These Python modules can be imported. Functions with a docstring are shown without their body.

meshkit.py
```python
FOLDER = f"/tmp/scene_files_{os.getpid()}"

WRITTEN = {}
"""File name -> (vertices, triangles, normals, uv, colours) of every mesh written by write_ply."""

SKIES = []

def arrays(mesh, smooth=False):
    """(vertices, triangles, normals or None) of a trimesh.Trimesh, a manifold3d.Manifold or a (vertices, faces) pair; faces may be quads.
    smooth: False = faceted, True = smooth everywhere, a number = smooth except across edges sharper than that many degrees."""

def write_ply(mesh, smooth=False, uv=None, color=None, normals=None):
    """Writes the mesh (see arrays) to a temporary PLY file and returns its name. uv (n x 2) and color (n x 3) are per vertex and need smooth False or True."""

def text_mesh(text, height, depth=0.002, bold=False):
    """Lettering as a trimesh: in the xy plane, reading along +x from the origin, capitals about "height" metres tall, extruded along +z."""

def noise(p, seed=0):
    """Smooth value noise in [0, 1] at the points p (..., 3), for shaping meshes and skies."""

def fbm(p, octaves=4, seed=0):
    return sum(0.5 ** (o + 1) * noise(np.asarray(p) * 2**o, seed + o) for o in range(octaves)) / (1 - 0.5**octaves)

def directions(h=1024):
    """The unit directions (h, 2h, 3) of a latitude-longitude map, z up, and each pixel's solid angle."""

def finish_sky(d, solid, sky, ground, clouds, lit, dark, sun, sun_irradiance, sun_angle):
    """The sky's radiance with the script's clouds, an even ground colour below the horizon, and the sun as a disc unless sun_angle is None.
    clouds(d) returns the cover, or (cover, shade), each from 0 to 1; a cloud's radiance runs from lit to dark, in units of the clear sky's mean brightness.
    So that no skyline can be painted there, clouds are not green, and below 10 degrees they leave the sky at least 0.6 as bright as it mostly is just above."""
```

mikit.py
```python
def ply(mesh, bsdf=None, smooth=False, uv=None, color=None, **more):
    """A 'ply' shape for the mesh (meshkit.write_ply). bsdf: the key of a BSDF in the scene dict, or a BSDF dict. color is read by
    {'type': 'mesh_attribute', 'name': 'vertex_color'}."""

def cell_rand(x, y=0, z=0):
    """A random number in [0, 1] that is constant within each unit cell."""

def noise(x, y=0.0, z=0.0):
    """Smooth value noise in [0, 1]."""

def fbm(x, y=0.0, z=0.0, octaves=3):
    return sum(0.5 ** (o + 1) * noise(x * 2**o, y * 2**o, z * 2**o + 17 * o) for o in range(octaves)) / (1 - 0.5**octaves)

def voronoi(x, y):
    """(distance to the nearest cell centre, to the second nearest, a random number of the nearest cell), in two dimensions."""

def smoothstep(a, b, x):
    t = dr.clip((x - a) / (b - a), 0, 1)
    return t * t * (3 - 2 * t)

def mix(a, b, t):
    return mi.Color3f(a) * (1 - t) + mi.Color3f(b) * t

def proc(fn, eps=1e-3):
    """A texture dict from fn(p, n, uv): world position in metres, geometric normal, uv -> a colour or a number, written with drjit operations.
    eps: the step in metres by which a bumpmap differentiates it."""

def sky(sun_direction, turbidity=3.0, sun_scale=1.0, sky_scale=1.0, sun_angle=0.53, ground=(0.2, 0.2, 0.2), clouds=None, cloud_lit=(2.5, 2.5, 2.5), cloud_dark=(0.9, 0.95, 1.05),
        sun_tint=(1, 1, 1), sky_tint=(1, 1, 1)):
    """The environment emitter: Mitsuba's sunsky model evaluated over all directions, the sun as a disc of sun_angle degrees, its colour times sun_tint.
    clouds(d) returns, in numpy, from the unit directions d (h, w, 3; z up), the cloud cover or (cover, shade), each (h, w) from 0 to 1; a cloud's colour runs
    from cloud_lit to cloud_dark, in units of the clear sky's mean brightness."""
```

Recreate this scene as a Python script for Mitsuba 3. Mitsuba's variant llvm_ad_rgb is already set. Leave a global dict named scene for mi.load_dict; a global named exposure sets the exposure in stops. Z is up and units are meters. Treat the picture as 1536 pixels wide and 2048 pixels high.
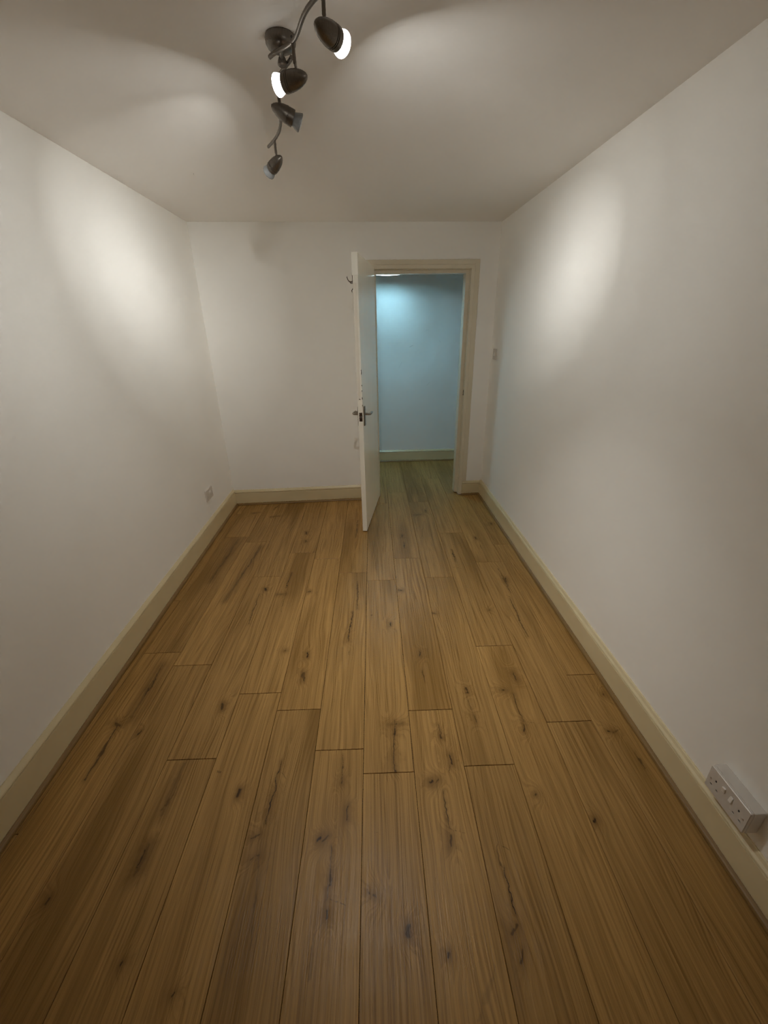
import math, random, numpy as np, trimesh, mitsuba as mi, drjit as dr, mikit, manifold3d as m3
from mikit import proc, noise, fbm, smoothstep, mix, cell_rand
from shapely.geometry import Polygon, box as sbox
from shapely import affinity
T = mi.ScalarTransform4f
scene, labels = {'type': 'scene'}, {}

# ------------------------------------------------------------------ camera, light, exposure
CAM = np.array([0, 0, 1.544])
FWD, UP = np.array([0.0183, 0.9138, -0.4058]), np.array([0.026, 0.405, 0.914])
scene['camera'] = {'type': 'perspective', 'fov': 2 * math.degrees(math.atan(768 / 839.85)), 'fov_axis': 'x', 'near_clip': 0.02, 'far_clip': 50,
                   'to_world': T().look_at(origin=CAM.tolist(), target=(CAM + FWD).tolist(), up=UP.tolist())}
exposure = 0.08
WARM = np.array([1.0, 1.0, 0.965])            # the ceiling spots' lamps
COOL = np.array([0.40, 0.81, 1.0])            # the hall's lamp
GLOW, HALL_LAMP = 5.0, 58.0
# lobes of each lit lamp: (0 from the lens / 1 from the underside of the bulb, direction or 'aim', W/sr, full beam angle, cutoff)
LOBES = [[(0, 'aim', 4.1, 3, 17), (0, 'aim', 1.5, 3, 27), (1, (.5, .70, -.5), 1.36, 20, 65), (1, (-.2, .8, -.60), 1.1, 10, 42), (1, (.10, .18, -1), 3.0, 8, 42), (1, (.8, -.15, -.5), .25, 20, 70)],
         [(0, 'aim', 2.5, 3, 17), (0, 'aim', 5.0, 3, 27), (1, (-.78, .62, -.70), 1.55, 20, 63), (1, (.26, .0, -1), 3.0, 8, 42), (1, (-.8, .05, -.8), .42, 20, 64)]]

# ------------------------------------------------------------------ room measures (metres)
H = 2.268                                     # ceiling
D0, SB = 3.818, 0.054                         # back wall: y = D0 + SB*x
XL, SL = -1.348, -0.024                       # left wall: x = XL + SL*(y-D0)
XR, SR = 1.037, -0.012
YF = -1.1                                     # wall behind the camera
HY, HX0, HX1, HH = 5.03, -1.6, 1.9, 2.2       # hall: far wall, ends, ceiling
PW, PL, PX = 0.193, 1.3145, -0.075            # planks: width, length, a joint's x
wl = lambda y: XL + SL * (y - D0)
wr = lambda y: XR + SR * (y - D0)
bk = lambda x: D0 + SB * x
def corner(fx):
    x = fx(D0)
    for _ in range(6): x = fx(bk(x))
    return np.array([x, bk(x)])
CBL, CBR = corner(wl), corner(wr)
CFL, CFR = np.array([wl(YF), YF]), np.array([wr(YF), YF])

# ------------------------------------------------------------------ helpers
def put(key, mesh, bsdf, label=None, category=None, group=None, kind=None, smooth=False, **more):
    scene[key] = mikit.ply(mesh, bsdf, smooth=smooth, **more)
    say(key, label, category, group, kind)
def say(key, label=None, category=None, group=None, kind=None):
    e = {k: v for k, v in dict(label=label, category=category, group=group, kind=kind).items() if v}
    if e: labels[key] = e
def num(name, i): return name if i == 0 else f'{name}_{i:03d}'
def man(mesh):
    return m3.Manifold(m3.Mesh(np.asarray(mesh.vertices, np.float32), np.asarray(mesh.faces, np.uint32)))
def tri(m):
    k = m.to_mesh(); return trimesh.Trimesh(np.array(k.vert_properties[:, :3], float), np.array(k.tri_verts), process=False)
def bx(x0, x1, y0, y1, z0, z1):
    return m3.Manifold.cube([x1 - x0, y1 - y0, z1 - z0]).translate([x0, y0, z0])
def rbox(x0, x1, y0, y1, z0, z1, r=0.002, n=8):
    s = m3.Manifold.sphere(r, n)
    return m3.Manifold.batch_hull([s.translate([x, y, z]) for x in (x0 + r, x1 - r) for y in (y0 + r, y1 - r) for z in (z0 + r, z1 - r)])
def prism(pts, z0, z1):
    m = trimesh.creation.extrude_polygon(Polygon(pts), z1 - z0, engine='earcut'); m.apply_translation([0, 0, z0]); return m
def xf(mesh, M):
    mesh = mesh.copy() if isinstance(mesh, trimesh.Trimesh) else tri(mesh)
    mesh.apply_transform(M); return mesh
def frame(o, ex, ey, ez=(0, 0, 1)):
    M = np.eye(4); M[:3, 0], M[:3, 1], M[:3, 2], M[:3, 3] = ex, ey, ez, o; return M
def along(profile, a, b, inward, ma=0.0, mb=0.0):
    """A moulding: profile points (depth from the wall, z) run from a to b along the wall; ma, mb: end mitre (metres of run per metre of depth)."""
    a, b, n = np.asarray(a, float), np.asarray(b, float), np.asarray(inward, float)
    t = (b - a) / np.linalg.norm(b - a)
    P = np.array(profile)
    if Polygon(P).exterior.is_ccw is False: P = P[::-1]
    k = len(P)
    A = np.array([[*(a + n * d + t * ma * d), z] for d, z in P]); B = np.array([[*(b + n * d - t * mb * d), z] for d, z in P])
    _, cap = trimesh.creation.triangulate_polygon(Polygon(P), engine='earcut')
    V2, cap = trimesh.creation.triangulate_polygon(Polygon(P), engine='earcut')
    ix = [int(np.argmin(np.linalg.norm(P - v, axis=1))) for v in V2]
    cap = np.array([[ix[i] for i in f] for f in cap])
    F = []
    for i in range(k):
        j = (i + 1) % k; F += [[i, j, k + j], [i, k + j, k + i]]
    m = trimesh.Trimesh(np.vstack([A, B]), np.vstack([F, cap[:, ::-1], cap + k]), process=False)
    trimesh.repair.fix_normals(m)
    return m
def lathe(prof, o, n, seg=40):
    """Revolves (s, r) along the axis n from o."""
    n = np.asarray(n, float) / np.linalg.norm(n)
    e1 = np.cross(n, [0, 0, 1] if abs(n[2]) < .9 else [1, 0, 0]); e1 /= np.linalg.norm(e1); e2 = np.cross(n, e1)
    ang = np.linspace(0, 2 * np.pi, seg, endpoint=False)
    V, F = [], []
    for s, r in prof:
        V += [np.asarray(o) + n * s + r * (math.cos(q) * e1 + math.sin(q) * e2) for q in ang]
    for i in range(len(prof) - 1):
        for j in range(seg):
            a, b, c, d = i * seg + j, i * seg + (j + 1) % seg, (i + 1) * seg + (j + 1) % seg, (i + 1) * seg + j
            F += [[a, b, c], [a, c, d]]
    m = trimesh.Trimesh(np.array(V), np.array(F), process=False)
    m.merge_vertices(); m.update_faces(m.nondegenerate_faces()); m.remove_unreferenced_vertices()
    trimesh.repair.fix_normals(m)
    return m
def tube(pts, r, seg=14, smooth_n=0):
    P = np.asarray(pts, float)
    if smooth_n:
        from scipy.interpolate import CubicSpline
        t = np.r_[0, np.cumsum(np.linalg.norm(np.diff(P, axis=0), axis=1))]
        P = CubicSpline(t, P)(np.linspace(0, t[-1], smooth_n))
    Tn = np.gradient(P, axis=0); Tn /= np.linalg.norm(Tn, axis=1, keepdims=True)
    e = np.cross(Tn[0], [0, 0, 1]); e = e / np.linalg.norm(e) if np.linalg.norm(e) > .1 else np.array([1.0, 0, 0])
    V, F = [], []
    for p, t in zip(P, Tn):
        e = e - t * (e @ t); e /= np.linalg.norm(e); g = np.cross(t, e)
        V += [p + r * (math.cos(q) * e + math.sin(q) * g) for q in np.linspace(0, 2 * np.pi, seg, endpoint=False)]
    n = len(P)
    for i in range(n - 1):
        for j in range(seg):
            a, b, c, d = i * seg + j, i * seg + (j + 1) % seg, (i + 1) * seg + (j + 1) % seg, (i + 1) * seg + j
            F += [[a, b, c], [a, c, d]]
    V += [P[0], P[-1]]; k = n * seg
    for j in range(seg):
        F += [[k, (j + 1) % seg, j], [k + 1, (n - 1) * seg + j, (n - 1) * seg + (j + 1) % seg]]
    m = trimesh.Trimesh(np.array(V), np.array(F), process=False); trimesh.repair.fix_normals(m); return m
cat = trimesh.util.concatenate

# ------------------------------------------------------------------ materials
def mat(key, color, rough=0.5, metallic=0.0, spec=0.5, bump=None, bs=1.0, **kw):
    b = {'type': 'principled', 'base_color': color if isinstance(color, dict) else {'type': 'rgb', 'value': list(color)}, 'roughness': rough, 'metallic': metallic, 'specular': spec, **kw}
    if bump is not None: b = {'type': 'bumpmap', 'arbitrary': bump, 'scale': bs, 'bsdf': b}
    scene[key] = {'type': 'twosided', 'bsdf': b}
def wall_fn(p, n, uv):
    f = fbm(p.x * 2.2 + 3, p.y * 2.2, p.z * 2.2, 3)
    return mix((0.81, 0.795, 0.755), (0.865, 0.85, 0.81), f)
def wall_bump(p, n, uv):
    return 0.0009 * fbm(p.x * 95, p.y * 95, p.z * 95, 2) + 0.004 * noise(p.x * 3.1, p.y * 3.1, p.z * 3.1)
mat('plaster', proc(wall_fn), 0.65, spec=0.3, bump=proc(wall_bump))
SCUFF = [(0.42, 1.32, 0.455, 1.335, .004, .5), (0.60, 1.49, 0.63, 1.494, .003, .4), (0.75, 1.38, 0.77, 1.36, .003, .3), (0.30, 1.10, 0.33, 1.16, .004, .2), (0.62, 0.9, 0.66, 0.94, .004, .25)]
def hall_fn(p, n, uv):
    f = fbm(p.x * 2.5, p.y * 2.5, p.z * 2.5, 3)
    c = mix((0.76, 0.765, 0.755), (0.83, 0.835, 0.825), f)
    for x0, z0, x1, z1, w, k in SCUFF:
        dx, dz = x1 - x0, z1 - z0
        t = dr.clip(((p.x - x0) * dx + (p.z - z0) * dz) / (dx * dx + dz * dz), 0, 1)
        d = dr.sqrt(dr.square(p.x - x0 - t * dx) + dr.square(p.z - z0 - t * dz))
        c = mix(c, (0.30, 0.32, 0.32), k * (1 - smoothstep(0.2 * w, w, d)))
    return c
mat('hall_plaster', proc(hall_fn), 0.6, spec=0.3, bump=proc(wall_bump))
mat('ceiling_paint', (0.76, 0.735, 0.70), 0.7, spec=0.25, bump=proc(wall_bump))
def cream_fn(p, n, uv):
    return mix((0.57, 0.475, 0.285), (0.64, 0.545, 0.35), fbm(p.x * 5, p.y * 5, p.z * 9, 3))
mat('cream_gloss', proc(cream_fn), 0.32, spec=0.5)
def frame_fn(p, n, uv):
    return mix((0.60, 0.535, 0.40), (0.67, 0.60, 0.47), fbm(p.x * 9, p.y * 9, p.z * 3, 3))
mat('frame_gloss', proc(frame_fn), 0.25, spec=0.5)
def door_fn(p, n, uv):
    return mix((0.76, 0.73, 0.64), (0.82, 0.79, 0.70), fbm(p.x * 6, p.y * 6, p.z * 2, 3))
mat('door_gloss', proc(door_fn), 0.2, spec=0.6, clearcoat=0.5, clearcoat_gloss=0.92)
mat('filler_white', (0.84, 0.82, 0.74), 0.35)
mat('white_plastic', (0.56, 0.52, 0.475), 0.3)
mat('edge_filler', (0.72, 0.665, 0.57), 0.4)
mat('white_rocker', (0.72, 0.69, 0.65), 0.25)
mat('slot_black', (0.012, 0.011, 0.010), 0.6)
mat('screw_metal', (0.55, 0.53, 0.5), 0.3, metallic=1.0)
def satin_fn(p, n, uv):
    return mix((0.13, 0.112, 0.095), (0.19, 0.168, 0.145), noise(p.x * 900, p.y * 900, p.z * 60))
mat('satin_nickel', proc(satin_fn), 0.36, metallic=0.9, spec=0.6)
mat('dark_groove', (0.05, 0.045, 0.04), 0.5, metallic=0.5)
mat('chrome', (0.30, 0.28, 0.25), 0.18, metallic=1.0)
mat('bronze', (0.075, 0.05, 0.035), 0.4, metallic=0.6)
mat('bulb_glass_off', (0.17, 0.175, 0.175), 0.2, spec=0.5)
mat('bulb_lens_off', (0.35, 0.35, 0.34), 0.35)
mat('bulb_lit', (0.9, 0.9, 0.88), 0.4)
mat('underlay', (0.03, 0.022, 0.015), 0.9)
mat('lamp_white', (0.82, 0.82, 0.82), 0.4)

# the oak planks: knots and shakes of the boards in view, in floor coordinates (x0, y0, x1, y1, half width, depth of colour)
KNOTS = [(-1.108,3.01,-1.12,2.407,0.0121,0.5),(-1.108,2.918,-1.117,2.487,0.0033,0.8),(-0.898,2.881,-0.951,2.187,0.0121,0.5),(-0.902,2.788,-0.942,2.357,0.0033,0.8),(-0.731,2.305,-0.727,2.288,0.0088,0.9),(-0.754,2.24,-0.744,1.952,0.0055,0.55),(-0.595,2.491,-0.6,2.31,0.0022,1),(-0.591,2.281,-0.579,2.025,0.0039,0.35),(-0.636,2.234,-0.586,2.237,0.0033,0.6),(-0.58,3.112,-0.575,3.075,0.0061,0.8),(-0.563,2.961,-0.559,2.935,0.0055,0.7),(-0.441,2.256,-0.439,2.257,0.0039,0.7),(-0.376,1.703,-0.375,1.674,0.005,0.9),(-0.377,1.569,-0.371,1.515,0.0061,0.65),(-0.5,1.724,-0.498,1.725,0.0039,0.7),(-0.162,3.309,-0.168,2.998,0.005,0.6),(-0.134,2.355,-0.128,2.065,0.005,0.6),(-0.13,2.326,-0.131,2.258,0.0044,0.6),(-0.157,2.033,-0.166,1.799,0.0027,1),(-0.167,1.831,-0.168,1.784,0.005,0.6),(-0.164,1.715,-0.16,1.678,0.0039,0.4),(-0.708,1.39,-0.708,1.369,0.0072,0.7),(-1.128,3.52,-1.078,3.539,0.0044,0.7),(-0.936,3.431,-0.882,3.449,0.0044,0.7),(-0.949,3.599,-0.924,3.705,0.0066,0.6),(-0.036,1.997,-0.036,2.0,0.0033,0.4),(0.201,3.011,0.199,2.976,0.005,0.7),(0.208,2.882,0.21,2.794,0.0039,0.6),(0.128,2.244,0.147,2.238,0.0033,0.8),(0.061,1.922,0.06,1.9,0.0044,0.9),(-0.041,1.993,-0.039,2.0,0.0027,0.5),(0.313,2.0,0.333,1.995,0.0033,0.8),(0.204,1.687,0.203,1.655,0.005,0.9),(0.208,1.559,0.209,1.483,0.005,0.6),(0.556,2.75,0.554,2.575,0.0033,0.8),(0.523,2.502,0.585,2.479,0.0044,0.5),(0.338,3.393,0.392,3.4,0.0033,0.7),(0.448,3.496,0.447,3.451,0.0044,0.6),(0.41,3.283,0.35,2.932,0.0044,0.35),(0.776,2.941,0.776,2.907,0.0039,0.8),(0.784,2.824,0.784,2.745,0.005,0.5),(0.968,3.188,0.964,3.159,0.0044,0.8),(0.829,2.472,0.829,2.175,0.0072,0.5),(0.843,2.352,0.834,2.299,0.005,0.7),(0.806,2.119,0.796,1.774,0.0061,0.6),(0.792,2.156,0.815,2.128,0.0044,0.5),(0.647,2.011,0.653,2.013,0.0033,0.6),(0.641,1.521,0.642,1.477,0.005,0.8),(-1.095,1.647,-1.093,1.34,0.0132,0.5),(-1.092,1.623,-1.09,1.456,0.0044,0.8),(-1.13,1.304,-1.122,1.066,0.0066,0.7),(-1.148,1.315,-1.118,1.299,0.0088,0.6),(-1.021,1.255,-1.016,1.269,0.0039,0.9),(-0.711,1.398,-0.71,1.374,0.005,0.8),(-0.524,1.006,-0.525,0.984,0.0055,0.9),(-0.63,1.08,-0.618,1.077,0.005,0.5),(-0.397,1.111,-0.402,0.887,0.0027,0.9),(-0.4,0.974,-0.402,0.923,0.0027,1),(-0.386,1.066,-0.356,1.036,0.0027,0.4),(-0.771,1.115,-0.777,0.929,0.0121,0.45),(-0.77,0.997,-0.778,0.946,0.0066,0.5),(0.028,1.259,0.085,1.262,0.0027,0.8),(0.052,1.237,0.049,1.213,0.005,0.9),(0.054,1.28,0.043,1.052,0.0022,0.9),(0.044,1.12,0.043,1.069,0.0033,0.7),(0.235,1.253,0.24,1.192,0.0022,0.7),(0.237,1.201,0.24,1.187,0.0033,0.7),(0.262,1.112,0.263,1.075,0.005,0.9),(0.253,1.071,0.255,1.041,0.0027,0.5),(0.174,1.008,0.179,1.012,0.005,1),(0.186,1.004,0.204,1.017,0.0033,0.6),(0.221,0.972,0.217,0.851,0.0022,0.8),(0.219,0.9,0.217,0.869,0.0039,0.5),(0.219,0.85,0.266,0.834,0.0027,0.5),(0.216,0.827,0.212,0.801,0.005,0.7),(-0.157,1.128,-0.152,1.025,0.0017,0.7),(-0.154,1.019,-0.152,1.023,0.0039,0.7),(-0.129,0.935,-0.13,0.889,0.0044,0.8),(-0.221,0.831,-0.214,0.837,0.005,1),(-0.204,0.828,-0.185,0.842,0.0033,0.6),(-0.173,0.812,-0.173,0.672,0.0022,0.75),(-0.171,0.733,-0.17,0.708,0.0033,0.7),(-0.058,0.849,-0.024,0.847,0.0017,0.5),(0.394,1.44,0.393,1.413,0.005,0.8),(0.389,1.394,0.397,1.266,0.0044,0.3),(0.397,1.286,0.398,1.254,0.005,0.6),(0.637,1.515,0.646,1.483,0.005,0.7),(0.548,1.421,0.58,1.42,0.0039,0.8),(0.602,1.396,0.598,1.251,0.0027,0.7),(0.598,1.251,0.666,1.238,0.0027,0.35),(0.596,1.234,0.589,1.205,0.0039,0.8),(0.935,1.191,0.954,1.188,0.0044,0.9),(0.954,1.184,0.979,1.199,0.0033,0.5),(1.007,1.375,1.009,1.379,0.0033,0.8),(0.707,0.854,0.714,0.859,0.0055,1),(0.545,0.949,0.546,0.95,0.0039,0.7),(0.991,1.094,0.988,1.029,0.0033,0.6),(-0.771,0.837,-0.775,0.754,0.0121,0.5),(-0.777,0.822,-0.775,0.774,0.005,0.8),(-1.004,0.691,-1.003,0.704,0.0033,0.7),(-0.711,0.553,-0.708,0.556,0.0044,0.8),(-0.55,0.49,-0.548,0.495,0.0027,0.8),(-0.441,0.844,-0.413,0.856,0.0039,0.6),(-0.43,0.782,-0.405,0.795,0.0027,0.6),(-0.404,0.792,-0.374,0.57,0.0055,0.3),(-0.175,0.646,-0.176,0.631,0.0044,0.9),(-0.167,0.674,-0.114,0.656,0.0027,0.5),(-0.047,0.684,-0.028,0.676,0.0039,0.6),(0.061,0.605,0.058,0.584,0.0055,0.85),(0.164,0.539,0.165,0.545,0.0039,0.9),(0.363,0.8,0.359,0.734,0.0027,0.5),(0.365,0.733,0.366,0.621,0.0019,1),(0.344,0.579,0.364,0.597,0.0039,0.6),(0.365,0.545,0.352,0.521,0.0033,0.7),(0.372,0.795,0.4,0.78,0.0027,0.5),(0.219,0.425,0.281,0.519,0.0077,0.2),(-0.204,0.595,-0.204,0.507,0.0088,0.3)]
ROWS = {-8: 2.2, -7: 2.2, -6: 1.739, -5: 1.643, -4: 1.134, -3: 1.45, -2: 1.351, -1: 1.152, 0: 1.05, 1: 1.326, 2: 1.065, 3: 1.713, 4: 1.244, 5: 1.498, 6: 1.2, 7: 1.9, 8: 1.4, 9: 1.05, 10: 1.7}
def oak(p, tone, sat):
    x, y = p.x, p.y
    c = dr.floor((x - PX) / PW)
    off = mi.Float(1.3)
    for k, v in ROWS.items(): off = dr.select(dr.abs(c - k) < .5, mi.Float(v), off)
    r = dr.floor((y - off) / PL)
    r1, r2, r3 = cell_rand(c, r, 5), cell_rand(c, r, 9), cell_rand(c, r, 14)
    u = x - PX - (c + .5) * PW
    v = y + 11 * r1
    dark, push, halo, brown = mi.Float(0), mi.Float(0), mi.Float(0), mi.Float(0)
    wob = (noise(x * 160, y * 90) - .5) * .006 + (noise(x * 60, y * 22, 3) - .5) * .010
    for x0, y0, x1, y1, w, k in KNOTS:
        dx, dy = x1 - x0, y1 - y0
        cc = math.floor(((x0 + x1) / 2 - PX) / PW)
        t = dr.clip(((x - x0) * dx + (y - y0) * dy) / (dx * dx + dy * dy), 0, 1)
        d = dr.sqrt(dr.square(x - x0 - t * dx + wob) + dr.square((y - y0 - t * dy) * .8))
        same = dr.select(dr.abs(c - cc) < .5, 1.0, 0.0)
        taper = w * (1 - .55 * dr.abs(2 * t - 1)) if math.hypot(dx, dy) > .03 else w
        m = (1 - smoothstep(.25 * taper, 1.15 * taper, d)) * same
        if w > .0095:
            brown = dr.maximum(brown, same * dr.exp(-dr.square(d / (2.3 * w))) * k)
            m = m * .55
        elif k > .5:
            brown = dr.maximum(brown, same * dr.exp(-dr.square(d / (.005 + 1.3 * w))) * k * .5)
        dark = dr.maximum(dark, m * k)
        if math.hypot(dx, dy) < .06 and k > .55:
            push += same * dr.exp(-dr.square(d / .030))
            halo += same * dr.exp(-dr.square(d / .022))
    warp = fbm(u * 9 + 20 * r2, v * 1.5, 30 * r3, 3) - .5
    uc = u - (r2 - .5) * .09
    way = 2 * dr.floor(r1 * 2) - 1
    phase = dr.sqrt(dr.square(uc * 13) + .010) * (1.6 + 1.6 * r3) + v * .50 * way + warp * 2.1 + push * 1.1
    ring = smoothstep(.30, .72, noise(phase * 8, 40 * r2)) * .6 + .4 * noise(phase * 24, 13 * r1)
    fibre = smoothstep(.15, .62, noise(x * 250 + warp * 22, y * 3.5, 7 * r1))
    fibre2 = noise(x * 640 + warp * 40, y * 13, 5)
    band = fbm(u * 12 + 9 * r1, v * 1.0, 17, 2)
    blot = fbm(u * 10 + 31 * r3, v * 1.3, 4 * r2, 3)
    smear = smoothstep(.46, .80, blot)
    g = .26 * (1 - ring) + .26 * (1 - fibre) + .22 * (1 - fibre2) + .26 * (1 - band)
    col = mix((0.405, 0.234, 0.078), (0.172, 0.086, 0.020), dr.clip(g * 1.3 - .17, 0, 1))
    col = mix(col, (0.150, 0.074, 0.014), .62 * smear)
    col = col * (.93 + .12 * cell_rand(c, r, 21))
    col = mix(col, (0.17, 0.085, 0.022), dr.clip(halo * .5, 0, .6))
    col = mix(col, (0.115, 0.056, 0.014), dr.clip(brown * 1.1, 0, .8))
    col = mix(col, (0.032, 0.014, 0.005), dr.clip(dark * .95, 0, 1))
    return col
def oak_fn(p, n, uv): return oak(p, 1, 1)
def oak_bump(p, n, uv):
    return 0.00035 * noise(p.x * 620, p.y * 11, 3) + 0.0006 * noise(p.x * 11, p.y * 2, 8)
mat('oak_plank', proc(oak_fn), 0.36, spec=0.2, bump=proc(oak_bump, eps=4e-4))
def bead_fn(p, n, uv):
    w = fbm(p.x * 3, p.y * 3, 2, 2)
    g = noise((p.x + p.y) * 9 + w * 3, p.z * 700, 2)
    return mix((0.25, 0.150, 0.052), (0.15, 0.083, 0.024), .6 * g + .4 * w)
mat('oak_bead', proc(bead_fn), 0.4, spec=0.4)

# ------------------------------------------------------------------ floor: slab and planks
put('floor', cat([tri(bx(-1.75, 1.9, YF - .2, 5.2, -.12, -.0085))]), 'underlay', 'wide oak-look plank floor running from the room through the open doorway into the hall', 'floor', kind='structure')
ROOM_POLY = Polygon([CFL, CFR, CBR, CBL])
u_ = np.array([1, SB]) / math.hypot(1, SB); v_ = np.array([-SB, 1]) / math.hypot(1, SB)
def W2(u, v): return np.array([0, D0]) + u * u_ + v * v_
DOOR_POLY = Polygon([W2(-.03, -.05), W2(.815, -.05), W2(.815, .17), W2(-.03, .17)])
HALL_POLY = Polygon([W2(HX0 - .1, .12), W2(HX1, .12), (HX1, HY + .02), (HX0, HY + .02)])
FLOOR_POLY = ROOM_POLY.union(DOOR_POLY).union(HALL_POLY).buffer(-.001)
def plank(poly):
    pts = np.array(poly.exterior.coords)[:-1]
    o = Polygon(pts); i = o.buffer(-.0011, join_style=2)
    if i.is_empty or i.geom_type != 'Polygon': return None
    a = np.array(o.exterior.coords)[:-1]; b = np.array(i.exterior.coords)[:-1]
    if len(a) != len(b): return trimesh.creation.extrude_polygon(o, .0075, engine='earcut').apply_translation([0, 0, -.0075])
    if Polygon(a).exterior.is_ccw is False: a = a[::-1]
    if Polygon(b).exterior.is_ccw is False: b = b[::-1]
    s = int(np.argmin(np.linalg.norm(b - a[0], axis=1))); b = np.roll(b, -s, axis=0); k = len(a)
    V = np.vstack([np.c_[a, np.full(k, -.008)], np.c_[a, np.full(k, -.0012)], np.c_[b, np.zeros(k)]])
    F = []
    for L in (0, 1):
        for q in range(k):
            w = (q + 1) % k; F += [[L*k+q, L*k+w, (L+1)*k+w], [L*k+q, (L+1)*k+w, (L+1)*k+q]]
    V2, cap = trimesh.creation.triangulate_polygon(Polygon(b), engine='earcut')
    ix = [int(np.argmin(np.linalg.norm(b - z, axis=1))) for z in V2]
    cap = np.array([[ix[q] for q in f] for f in cap])
    A = b[cap]; ar = np.cross(A[:, 1] - A[:, 0], A[:, 2] - A[:, 0]); cap[ar < 0] = cap[ar < 0][:, ::-1]
    return trimesh.Trimesh(V, np.vstack([F, cap + 2 * k]), process=False)
np_ = 0
for c, off in ROWS.items():
    for r in range(-4, 5):
        y0 = off + r * PL
        cell = sbox(PX + c * PW + .0007, y0 + .0010, PX + (c + 1) * PW - .0007, y0 + PL - .0010).intersection(FLOOR_POLY)
        for g in ([cell] if cell.geom_type == 'Polygon' else list(getattr(cell, 'geoms', []))):
            if g.is_empty or g.geom_type != 'Polygon' or g.area < 4e-4: continue
            m = plank(g)
            if m is None: continue
            put('floor__' + num('plank', np_), m, 'oak_plank'); np_ += 1

# ------------------------------------------------------------------ room shell
t_ = .12
put('wall_left', prism([CFL + [0, -.12], CBL + [0, .05], CBL + [-t_, .05], CFL + [-t_, -.12]], -.02, H + .02), 'plaster', 'white plastered long wall on the left with a double socket low near its far end', 'wall', kind='structure')
put('wall_right', prism([CFR + [0, -.12], CFR + [t_, -.12], CBR + [t_, .05], CBR + [0, .05]], -.02, H + .02), 'plaster', 'white plastered long wall on the right with a box socket low down near the camera', 'wall', kind='structure')
WM = frame([0, D0, 0], [*u_, 0], [*v_, 0])
wb = bx(-1.55, 1.25, 0, t_, -.02, H + .02) - bx(-.03, .82, -.1, .3, -.1, 1.955)
put('wall_back', xf(wb, WM), 'plaster', 'white plastered end wall with the doorway to the hall', 'wall', kind='structure')
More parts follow.
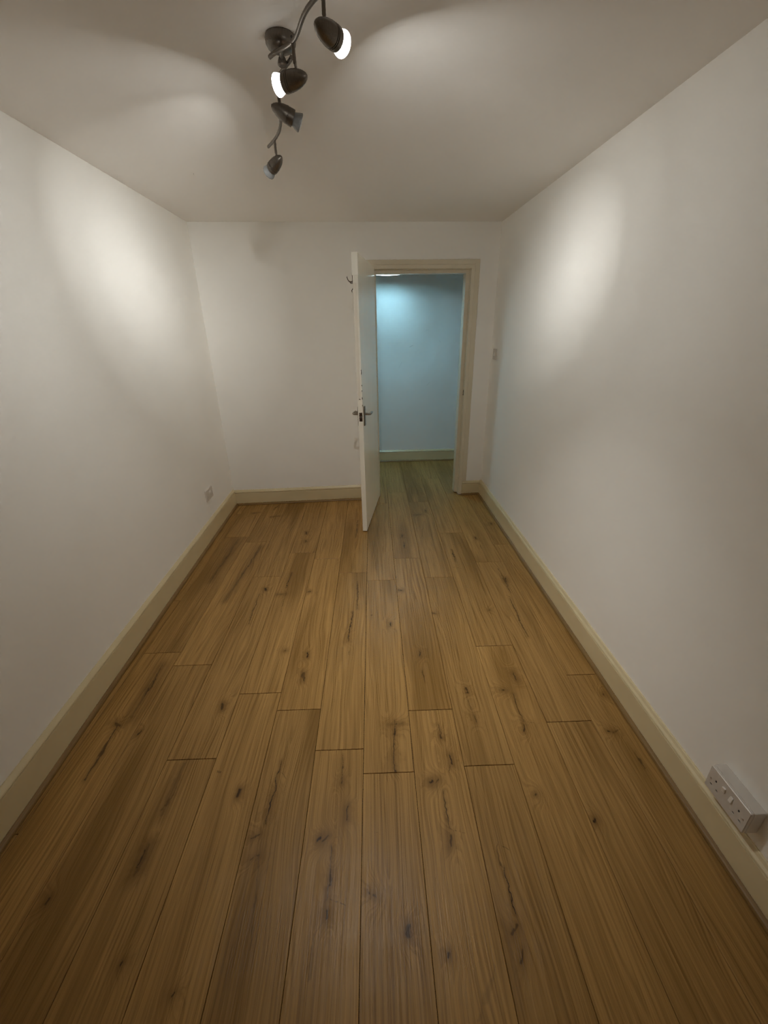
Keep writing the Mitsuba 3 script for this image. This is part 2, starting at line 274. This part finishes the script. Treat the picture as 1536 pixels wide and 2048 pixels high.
put('wall_front', tri(bx(-1.6, 1.3, YF - .12, YF, -.02, H + .02)), 'plaster', 'white plastered wall behind the viewer', 'wall', kind='structure')
put('ceiling', tri(bx(-1.6, 1.35, YF - .1, 4.0, H, H + .12)), 'ceiling_paint', 'plain white painted ceiling of the room', 'ceiling', kind='structure')
put('ceiling__nail', lathe([(0, 0), (0, .0028), (.004, .0025), (.006, 0)], (-.886, 2.681, H + .001), (0, 0, -1), 12), 'screw_metal', 'tiny dark nail head')

# skirting boards (flat face, groove, ogee top) and oak quadrant beads
def skirt(hh, g):
    return [(0, 0), (.019, 0), (.019, g - .003), (.0125, g - .0005), (.0125, g + .002), (.0195, g + .004), (.0180, g + .008), (.0115, g + .014), (.0065, hh - .003), (.0035, hh), (0, hh)]
def bead():
    q = [(.0195, .0), (.0345, .0), (.0345, .004)] + [(.0195 + .015 * math.cos(a), .004 + .013 * math.sin(a)) for a in np.linspace(.25, 1.35, 4)] + [(.0195, .018)]
    return q
nl = np.array([1, -SL]) / math.hypot(1, SL); nr = np.array([-1, SR]) / math.hypot(1, SR); nb = -v_
ub = lambda u: W2(u, 0)
uL, uR = (CBL - [0, D0]) @ u_, (CBR - [0, D0]) @ u_
put('baseboard_left', along(skirt(.158, .137), CFL, CBL, nl, 1, 1), 'cream_gloss', 'cream gloss skirting board along the left wall', 'skirting board', kind='structure')
put('baseboard_right', along(skirt(.150, .124), CBR, CFR, nr, 1, 1), 'cream_gloss', 'cream gloss skirting board along the right wall', 'skirting board', kind='structure')
put('baseboard_back', cat([along(skirt(.146, .121), ub(uL), ub(-.068), nb, 1, 0)]), 'cream_gloss', 'cream gloss skirting board on the end wall left of the open door', 'skirting board', kind='structure')
put('baseboard_back_001', along(skirt(.140, .116), ub(.846), ub(uR), nb, 0, 1), 'cream_gloss', 'short cream gloss skirting piece between the doorway and the right wall', 'skirting board', kind='structure')
put('baseboard_hall', along(skirt(.142, .119), (HX0, HY), (HX1, HY), (0, -1), 0, 0), 'cream_gloss', 'cream skirting board at the foot of the hall wall seen through the doorway', 'skirting board', kind='structure')
put('trim_1', along(bead(), CFL, CBL, nl, 1, 1), 'oak_bead', 'oak-coloured floor bead along the left skirting', 'floor bead', kind='structure')
put('trim_2', along(bead(), CBR, CFR, nr, 1, 1), 'oak_bead', 'oak-coloured floor bead along the right skirting', 'floor bead', kind='structure')
put('trim_3', along(bead(), ub(uL), ub(-.068), nb, 1, 0), 'oak_bead', 'oak-coloured floor bead along the end wall left of the door', 'floor bead', kind='structure')
put('trim_4', along(bead(), ub(.846), ub(uR), nb, 0, 1), 'oak_bead', 'short oak-coloured floor bead between doorway and right wall', 'floor bead', kind='structure')
put('trim_5', along(bead(), (HX0, HY), (HX1, HY), (0, -1), 0, 0), 'oak_bead', 'oak-coloured floor bead along the hall skirting', 'floor bead', kind='structure')

# ------------------------------------------------------------------ doorway: lining with stop, architrave
lin = (bx(.785, .82, .042, t_, .012, 1.957) + bx(.815, .82, -.001, .05, .012, 1.957) +
       bx(-.03, .047, .042, t_, .004, 1.957) + bx(-.03, -.012, -.001, .05, .004, 1.957) +
       bx(-.03, .82, .042, t_, 1.925, 1.957) + bx(-.03, .82, -.001, .05, 1.949, 1.957))
put('trim_6', xf(lin, WM), 'frame_gloss', 'cream painted door lining with its stop around the doorway', 'door frame', kind='structure')
arc = (rbox(.815, .846, -.017, .0, .008, 1.982, .004) + rbox(.844, .884, -.013, 0, .142, 2.016, .003) +
       rbox(-.085, .884, -.013, 0, 1.980, 2.016, .003) + rbox(-.045, .846, -.017, 0, 1.951, 1.982, .004) +
       rbox(-.085, -.045, -.013, 0, .0, 2.016, .003) + rbox(-.047, -.014, -.017, 0, 0, 1.982, .004) + rbox(.840, .8475, -.0185, 0, .142, 1.986, .002))
put('trim_7', xf(arc, WM), 'frame_gloss', 'stepped cream painted architrave framing the doorway', 'architrave', kind='structure')
put('trim_7__strike_plate', xf(rbox(.8135, .8155, .006, .030, .955, 1.0, .0008) - bx(.8, .83, .011, .024, .968, .988), WM), 'bronze', 'small dark strike plate')

# ------------------------------------------------------------------ the open door leaf
dd = np.array([.149, .989, 0]) / math.hypot(.149, .989); dn = np.array([-dd[1], dd[0], 0])
DM = frame([-.0785, 3.078, 0], dd, dn)                        # a: from the free edge to the hinges, b: to the leaf's left face
LW, LT = .760, .036
leaf = rbox(0, LW, 0, LT, .010, 1.970, .0025)
put('door_1', xf(leaf, DM), 'door_gloss', 'white painted flush door standing open into the room, its edge towards the viewer', 'door', kind='structure')
put('door_1__edge_patch', xf(rbox(-.003, .028, -.0012, LT + .0022, 1.842, 1.9715, .0015), DM), 'filler_white', 'brighter white filled block at the top of the door edge')
put('door_1__edge_strip', xf(rbox(-.0008, .003, .012, .0325, 1.055, 1.80, .0004), DM), 'edge_filler', 'slightly pinkish filler strip in the door edge')
chips = [bx(-.0006, .004, -.0006, .0035, z, z + h) for z, h in ((1.062, .016), (1.115, .010), (1.155, .008), (1.235, .030), (1.012, .012))] + [bx(-.0012, .002, .014, .024, 1.062, 1.067)]
put('door_1__paint_chips', xf(m3.Manifold.batch_boolean(chips, m3.OpType.Add), DM), 'bronze', 'dark chips where paint is missing along the door edge', kind='stuff')
put('door_1__latch_plate', xf(rbox(-.0012, .004, .0045, .0275, .905, .968, .0006), DM), 'bronze', 'dark latch plate in the door edge')
put('door_1__latch_plate__bolt', xf(m3.Manifold.hull(bx(-.0025, .002, .010, .022, .929, .945) + bx(-.009, .002, .0135, .022, .930, .944)), DM), 'chrome', 'bright latch bolt')
for i, (b, s, nm) in enumerate(((0, -1, 'chrome lever handle on the hall face'), (LT, 1, 'chrome lever handle on the left face'))):
    k = 'door_1__' + num('lever_handle', i)
    ya, yb = sorted((b, b + s * .009))
    pl = rbox(.030, .070, ya, yb, .866, 1.006, .003, 12)
    put(k, xf(pl, DM), 'chrome', nm)
    a0 = .050
    lev = [(a0, b + s * .006, .950), (a0, b + s * .034, .950), (a0 + .004, b + s * .043, .950), (a0 + .014, b + s * .047, .950), (a0 + .05, b + s * .046, .951), (a0 + .090, b + s * .045, .949), (a0 + .108, b + s * .041, .944), (a0 + .113, b + s * .036, .940)]
    put(k + '__lever', xf(tube(lev, .0078, 14, 30), DM), 'chrome', smooth=40)
    put(k + '__screw', xf(cat([lathe([(0, 0), (0, .0035), (.0012, .003), (.0016, 0)], (.050, b + s * .0088, z), (0, s, 0), 12) for z in (.878, .994)]), DM), 'screw_metal')
put('door_1__coat_hook', xf(rbox(.004, .020, LT - .001, LT + .004, 1.795, 1.85, .0015), DM), 'bronze', 'small dark double coat hook on the left face')
put('door_1__coat_hook__prong', xf(tube([(.012, LT + .003, 1.812), (.012, LT + .016, 1.806), (.011, LT + .028, 1.812), (.010, LT + .036, 1.828), (.010, LT + .039, 1.836)], .0028, 10, 18), DM), 'bronze', smooth=40)
put('door_1__coat_hook__prong_001', xf(tube([(.012, LT + .003, 1.808), (.012, LT + .010, 1.798), (.012, LT + .017, 1.800), (.012, LT + .019, 1.812)], .0025, 10, 14), DM), 'bronze', smooth=40)
put('door_1__screw_hook', xf(tube([(.006, LT - .002, 1.765), (.006, LT + .006, 1.762), (.006, LT + .009, 1.752), (.006, LT + .006, 1.745)], .0024, 10, 12), DM), 'bronze', 'small dark screw hook below the coat hook', smooth=40)
for i, z in enumerate((.22, 1.0, 1.75)):
    put('door_1__' + num('hinge', i), xf(tube([(LW + .002, LT + .003, z - .04), (LW + .002, LT + .003, z + .04)], .005, 12), DM), 'frame_gloss', 'painted-over hinge', smooth=40)

# ------------------------------------------------------------------ hall behind the doorway
put('wall_hall_back', tri(bx(HX0 - .1, HX1 + .1, HY, HY + .1, -.02, HH + .1)), 'hall_plaster', 'white hall wall seen through the doorway under a cold light', 'wall', kind='structure')
put('wall_hall_left', tri(bx(HX0 - .1, HX0, 3.72, HY, -.02, HH + .1)), 'hall_plaster', 'hall end wall out of sight to the left', 'wall', kind='structure')
put('wall_hall_right', tri(bx(HX1, HX1 + .1, 3.9, HY, -.02, HH + .1)), 'hall_plaster', 'hall end wall out of sight to the right', 'wall', kind='structure')
ext = xf(bx(1.24, 2.02, 0, t_, -.02, H), WM)
put('wall_hall_front', ext, 'hall_plaster', 'hall wall beyond the room on the right', 'wall', kind='structure')
put('ceiling_001', prism([W2(HX0 - .1, t_), W2(HX1 + .1, t_), (HX1 + .1, HY + .1), (HX0 - .1, HY + .1)], HH, HH + .1), 'ceiling_paint', 'hall ceiling behind the doorway head', 'ceiling', kind='structure')
LC = (.175, 4.63); LZ = 1.994
put('hall_lamp',
    lathe([(.0005, 0), (.0005, .130), (.004, .132), (HH - LZ - .003, .132), (HH - LZ, .130), (HH - LZ - .002, .127), (HH - LZ - .034, .126), (HH - LZ - .034, 0)], (*LC, HH), (0, 0, -1), 48),
    'lamp_white', 'round white drum lamp on the hall ceiling, its bright rim just below the door head', 'ceiling lamp', smooth=35)
put('hall_lamp__diffuser', lathe([(HH - LZ - .033, 0), (HH - LZ - .033, .110), (HH - LZ - .028, .106), (HH - LZ - .025, 0)], (*LC, HH), (0, 0, -1), 40), 'lamp_white', 'glowing cold white diffuser',
    emitter={'type': 'area', 'radiance': {'type': 'rgb', 'value': (COOL * HALL_LAMP).tolist()}})

# ------------------------------------------------------------------ sockets and the light switch
def socket(key, M, depth, label, group=None):
    """Double socket in wall coordinates: x along the wall, y out into the room, z up; depth: of the surface box behind the plate (0: flush)."""
    w, h, t = .147, .087, .009
    y0 = depth
    plate = m3.Manifold.batch_hull([m3.Manifold.cylinder(t - .002, .004, .004, 10).rotate([-90, 0, 0]).translate([x, y0, z]) for x in (-w/2 + .004, w/2 - .004) for z in (-h/2 + .004, h/2 - .004)] +
                                   [m3.Manifold.cylinder(.002, .004, .0025, 10).rotate([-90, 0, 0]).translate([x, y0 + t - .002, z]) for x in (-w/2 + .004, w/2 - .004) for z in (-h/2 + .004, h/2 - .004)])
    holes = []
    for sx in (-1, 1):
        cx = sx * .043
        holes += [bx(cx - .0026, cx + .0026, -1, 1, .0035, .0125), bx(cx - .0150, cx - .0075, -1, 1, -.0200, -.0150), bx(cx + .0075, cx + .0150, -1, 1, -.0200, -.0150)]
    for sx in (-1, 1):
        holes.append(bx(sx * .014 - .0055, sx * .014 + .0055, y0 + .004, 1, .004, .024))
    cut = m3.Manifold.batch_boolean(holes, m3.OpType.Add) ^ bx(-1, 1, y0 + .0015, 1, -1, 1)
    put(key, xf(plate - cut, M), 'white_plastic', label, 'socket', group)
    if depth:
        b = rbox(-w/2 - .0005, w/2 + .0005, 0.0005, depth - .0002, -h/2 - .0005, h/2 + .0005, .002)
        put(key + '__back_box', xf(b, M), 'white_plastic', 'white surface-mounted box')
    put(key + '__pin_hole', xf(m3.Manifold.batch_boolean([q ^ bx(-1, 1, y0 + .0016, y0 + .0072, -1, 1) for q in holes[:6]], m3.OpType.Add), M), 'slot_black', 'dark pin holes', kind='stuff')
    for i, sx in enumerate((-1, 1)):
        on = .0035 if i == 0 else -.0035
        c = sx * .014
        r = m3.Manifold.batch_hull([m3.Manifold.sphere(.001, 6).translate([x, y, z]) for x in (c - .0042, c + .0042) for y, z in ((y0 + .003, .0055), (y0 + .003, .0225), (y0 + t + .001 + max(on, 0), .0225), (y0 + t + .001 + max(-on, 0), .0055), (y0 + t - .0005, .014))])
        put(key + '__' + num('switch_rocker', i), xf(r, M), 'white_rocker')
    for i, sx in enumerate((-1, 1)):
        put(key + '__' + num('screw', i), xf(lathe([(0, 0), (0, .0034), (.0012, .003), (.0015, 0)], (sx * .0605, y0 + t - .0004, .0), (0, 1, 0), 14), M), 'screw_metal')
def on_right(y, z, o=0): return frame([wr(y) - o, y, z], [-SR, -1, 0], [-1, SR, 0])
def on_left(y, z, o=0): return frame([wl(y) + o, y, z], [SL, 1, 0], [1, -SL, 0])
socket('double_socket', on_right(.776, .2330), .038, 'white double socket on a deep surface box just above the right skirting')
socket('double_socket_001', on_left(3.152, .343), 0.0005, 'flush white double socket low on the left wall near the far corner')
MS = on_right(3.748, 1.308)
put('light_switch', xf(rbox(-.043, .043, .0005, .010, -.043, .043, .002), MS), 'white_plastic', 'white single light switch on the right wall beside the doorway corner', 'switch')
put('light_switch__rocker', xf(m3.Manifold.batch_hull([m3.Manifold.sphere(.001, 6).translate([x, y, z]) for x in (-.0075, .0075) for y, z in ((.006, -.013), (.006, .013), (.0105, .013), (.0145, -.013))]), MS), 'white_rocker')

# ------------------------------------------------------------------ four-lamp ceiling spotlight
LK = 'ceiling_spotlight'
say(LK, 'dark satin metal ceiling spotlight with four adjustable bullet heads, two of them lit', 'ceiling light')
CX, CY, ZB = -.228, 1.576, 2.218
put(LK + '__canopy', lathe([(-.0002, 0), (-.0002, .040), (.004, .0415), (.016, .0405), (.024, .036), (.029, .026), (.031, .012), (.031, 0)], (CX, CY, H - .0005), (0, 0, -1), 48), 'satin_nickel', 'round satin metal ceiling cup', smooth=35)
put(LK + '__canopy__screw', lathe([(0, 0), (0, .004), (.002, .0034), (.003, 0)], (CX + .033, CY - .022, H - .012), (.8, -.55, -.1), 12), 'dark_groove')
put(LK + '__stem_post', cat([tube([(CX, CY, H - .029), (CX, CY, ZB - .002)], .006, 16), lathe([(-.007, 0), (-.007, .009), (.004, .013), (.009, .013), (.012, .009), (.012, 0)], (CX, CY, ZB), (0, 0, -1), 24)]), 'satin_nickel', smooth=35)
put(LK + '__cross_bar', tube([(-.221, 1.521, ZB), (CX, CY, ZB + .001), (-.221, 1.600, ZB)], .005, 12), 'satin_nickel', smooth=35)
bar1 = [(-.258, 1.557, ZB), (-.222, 1.5235, ZB), (-.185, 1.490, ZB), (-.165, 1.452, ZB), (-.148, 1.406, ZB), (-.130, 1.368, ZB), (-.105, 1.331, ZB), (-.078, 1.296, ZB), (-.050, 1.260, ZB)]
bar2 = [(-.199, 1.559, ZB), (-.222, 1.600, ZB), (-.243, 1.636, ZB), (-.262, 1.690, ZB), (-.277, 1.770, ZB), (-.287, 1.850, ZB), (-.303, 1.938, ZB), (-.331, 2.043, ZB), (-.362, 2.112, ZB), (-.402, 2.183, ZB)]
put(LK + '__bar', tube(bar1, .0053, 14, 60), 'satin_nickel', 'curved front bar', smooth=40)
put(LK + '__bar_001', tube(bar2, .0053, 14, 70), 'satin_nickel', 'curved rear bar', smooth=40)
HEADS = [  # tip of the shell, centre of the lens, (x, y) of the drop stem's top, lit lamp's aim
    ((-.105, 1.272, 2.150), (-.050, 1.350, 2.149), (-.087, 1.307), (1.053, 2.58, 1.73)),
    ((-.152, 1.484, 2.150), (-.240, 1.523, 2.146), (-.185, 1.490), (-1.325, 2.95, 1.77)),
    ((-.297, 1.728, 2.181), (-.211, 1.753, 2.144), (-.2755, 1.762), None),
    ((-.337, 2.091, 2.160), (-.405, 2.148, 2.123), (-.362, 2.112), None)]
for i, (tip, lens, st, aim) in enumerate(HEADS):
    k = LK + '__' + num('spot_head', i)
    tip, lens = np.array(tip), np.array(lens); n = (lens - tip) / np.linalg.norm(lens - tip); o = lens - n * .0965
    shell = [(0, 0), (.0015, .004), (.005, .0082), (.012, .0130), (.022, .0175), (.034, .0208), (.046, .0226), (.0515, .0230), (.052, .0216), (.0535, .0216), (.054, .0231), (.056, .0231), (.0565, .0216), (.058, .0216), (.0585, .0232), (.067, .0234), (.0715, .0226), (.072, .0212), (.066, .0200), (.056, .0192), (.055, 0)]
    put(k, lathe(shell, o, n, 44), 'satin_nickel', ('lit bullet-shaped head' if aim else 'unlit bullet-shaped head'), smooth=32)
    ax = o + n * .030
    top = np.array([st[0], st[1], ZB]); foot = np.array([st[0] * .7 + ax[0] * .3, st[1] * .7 + ax[1] * .3, ax[2] + .028])
    put(k + '__drop_stem', cat([tube([top + [0, 0, .002], foot], .0045, 12), lathe([(-.004, 0), (-.003, .0035), (.0, .0050), (.004, .0035), (.012, .0035)], foot, ax + [0, 0, .010] - foot, 12)]), 'satin_nickel', smooth=35)
    glass = [(.0560, 0), (.0562, .0165), (.070, .0172), (.076, .0190), (.084, .0222), (.0915, .0248), (.0940, .0252), (.0958, .0248)]
    lensp = [(.0950, 0), (.0952, .0240), (.0962, .0235), (.0985, .012), (.0992, 0)]
    em = {'emitter': {'type': 'area', 'radiance': {'type': 'rgb', 'value': (WARM * GLOW).tolist()}}} if aim else {}
    put(k + '__bulb', lathe(glass + [(.0958, 0)], o, n, 40), 'bulb_lit' if aim else 'bulb_glass_off', 'glowing white bulb' if aim else 'grey glass bulb, off', smooth=32, **em)
    put(k + '__bulb__lens', lathe([(s + .001, r) for s, r in lensp], o, n, 40), 'bulb_lit' if aim else 'bulb_lens_off', smooth=32, **em)
    if aim:
        src, low = o + n * .104, o + n * .094 + [0, 0, -.029]
        for j, (p0, d, I, bw, co) in enumerate(LOBES[i]):
            p0 = low if p0 else src
            d = np.asarray(d, float) if not isinstance(d, str) else np.array(aim) - p0
            scene[f'spot_lamp_{i:03d}_lobe_{j:03d}'] = {'type': 'spot', 'to_world': T().look_at(origin=p0.tolist(), target=(p0 + d / np.linalg.norm(d)).tolist(), up=[0.1, 0.2, 1]),
                                              'intensity': {'type': 'rgb', 'value': (WARM * I).tolist()}, 'beam_width': float(bw), 'cutoff_angle': float(co)}
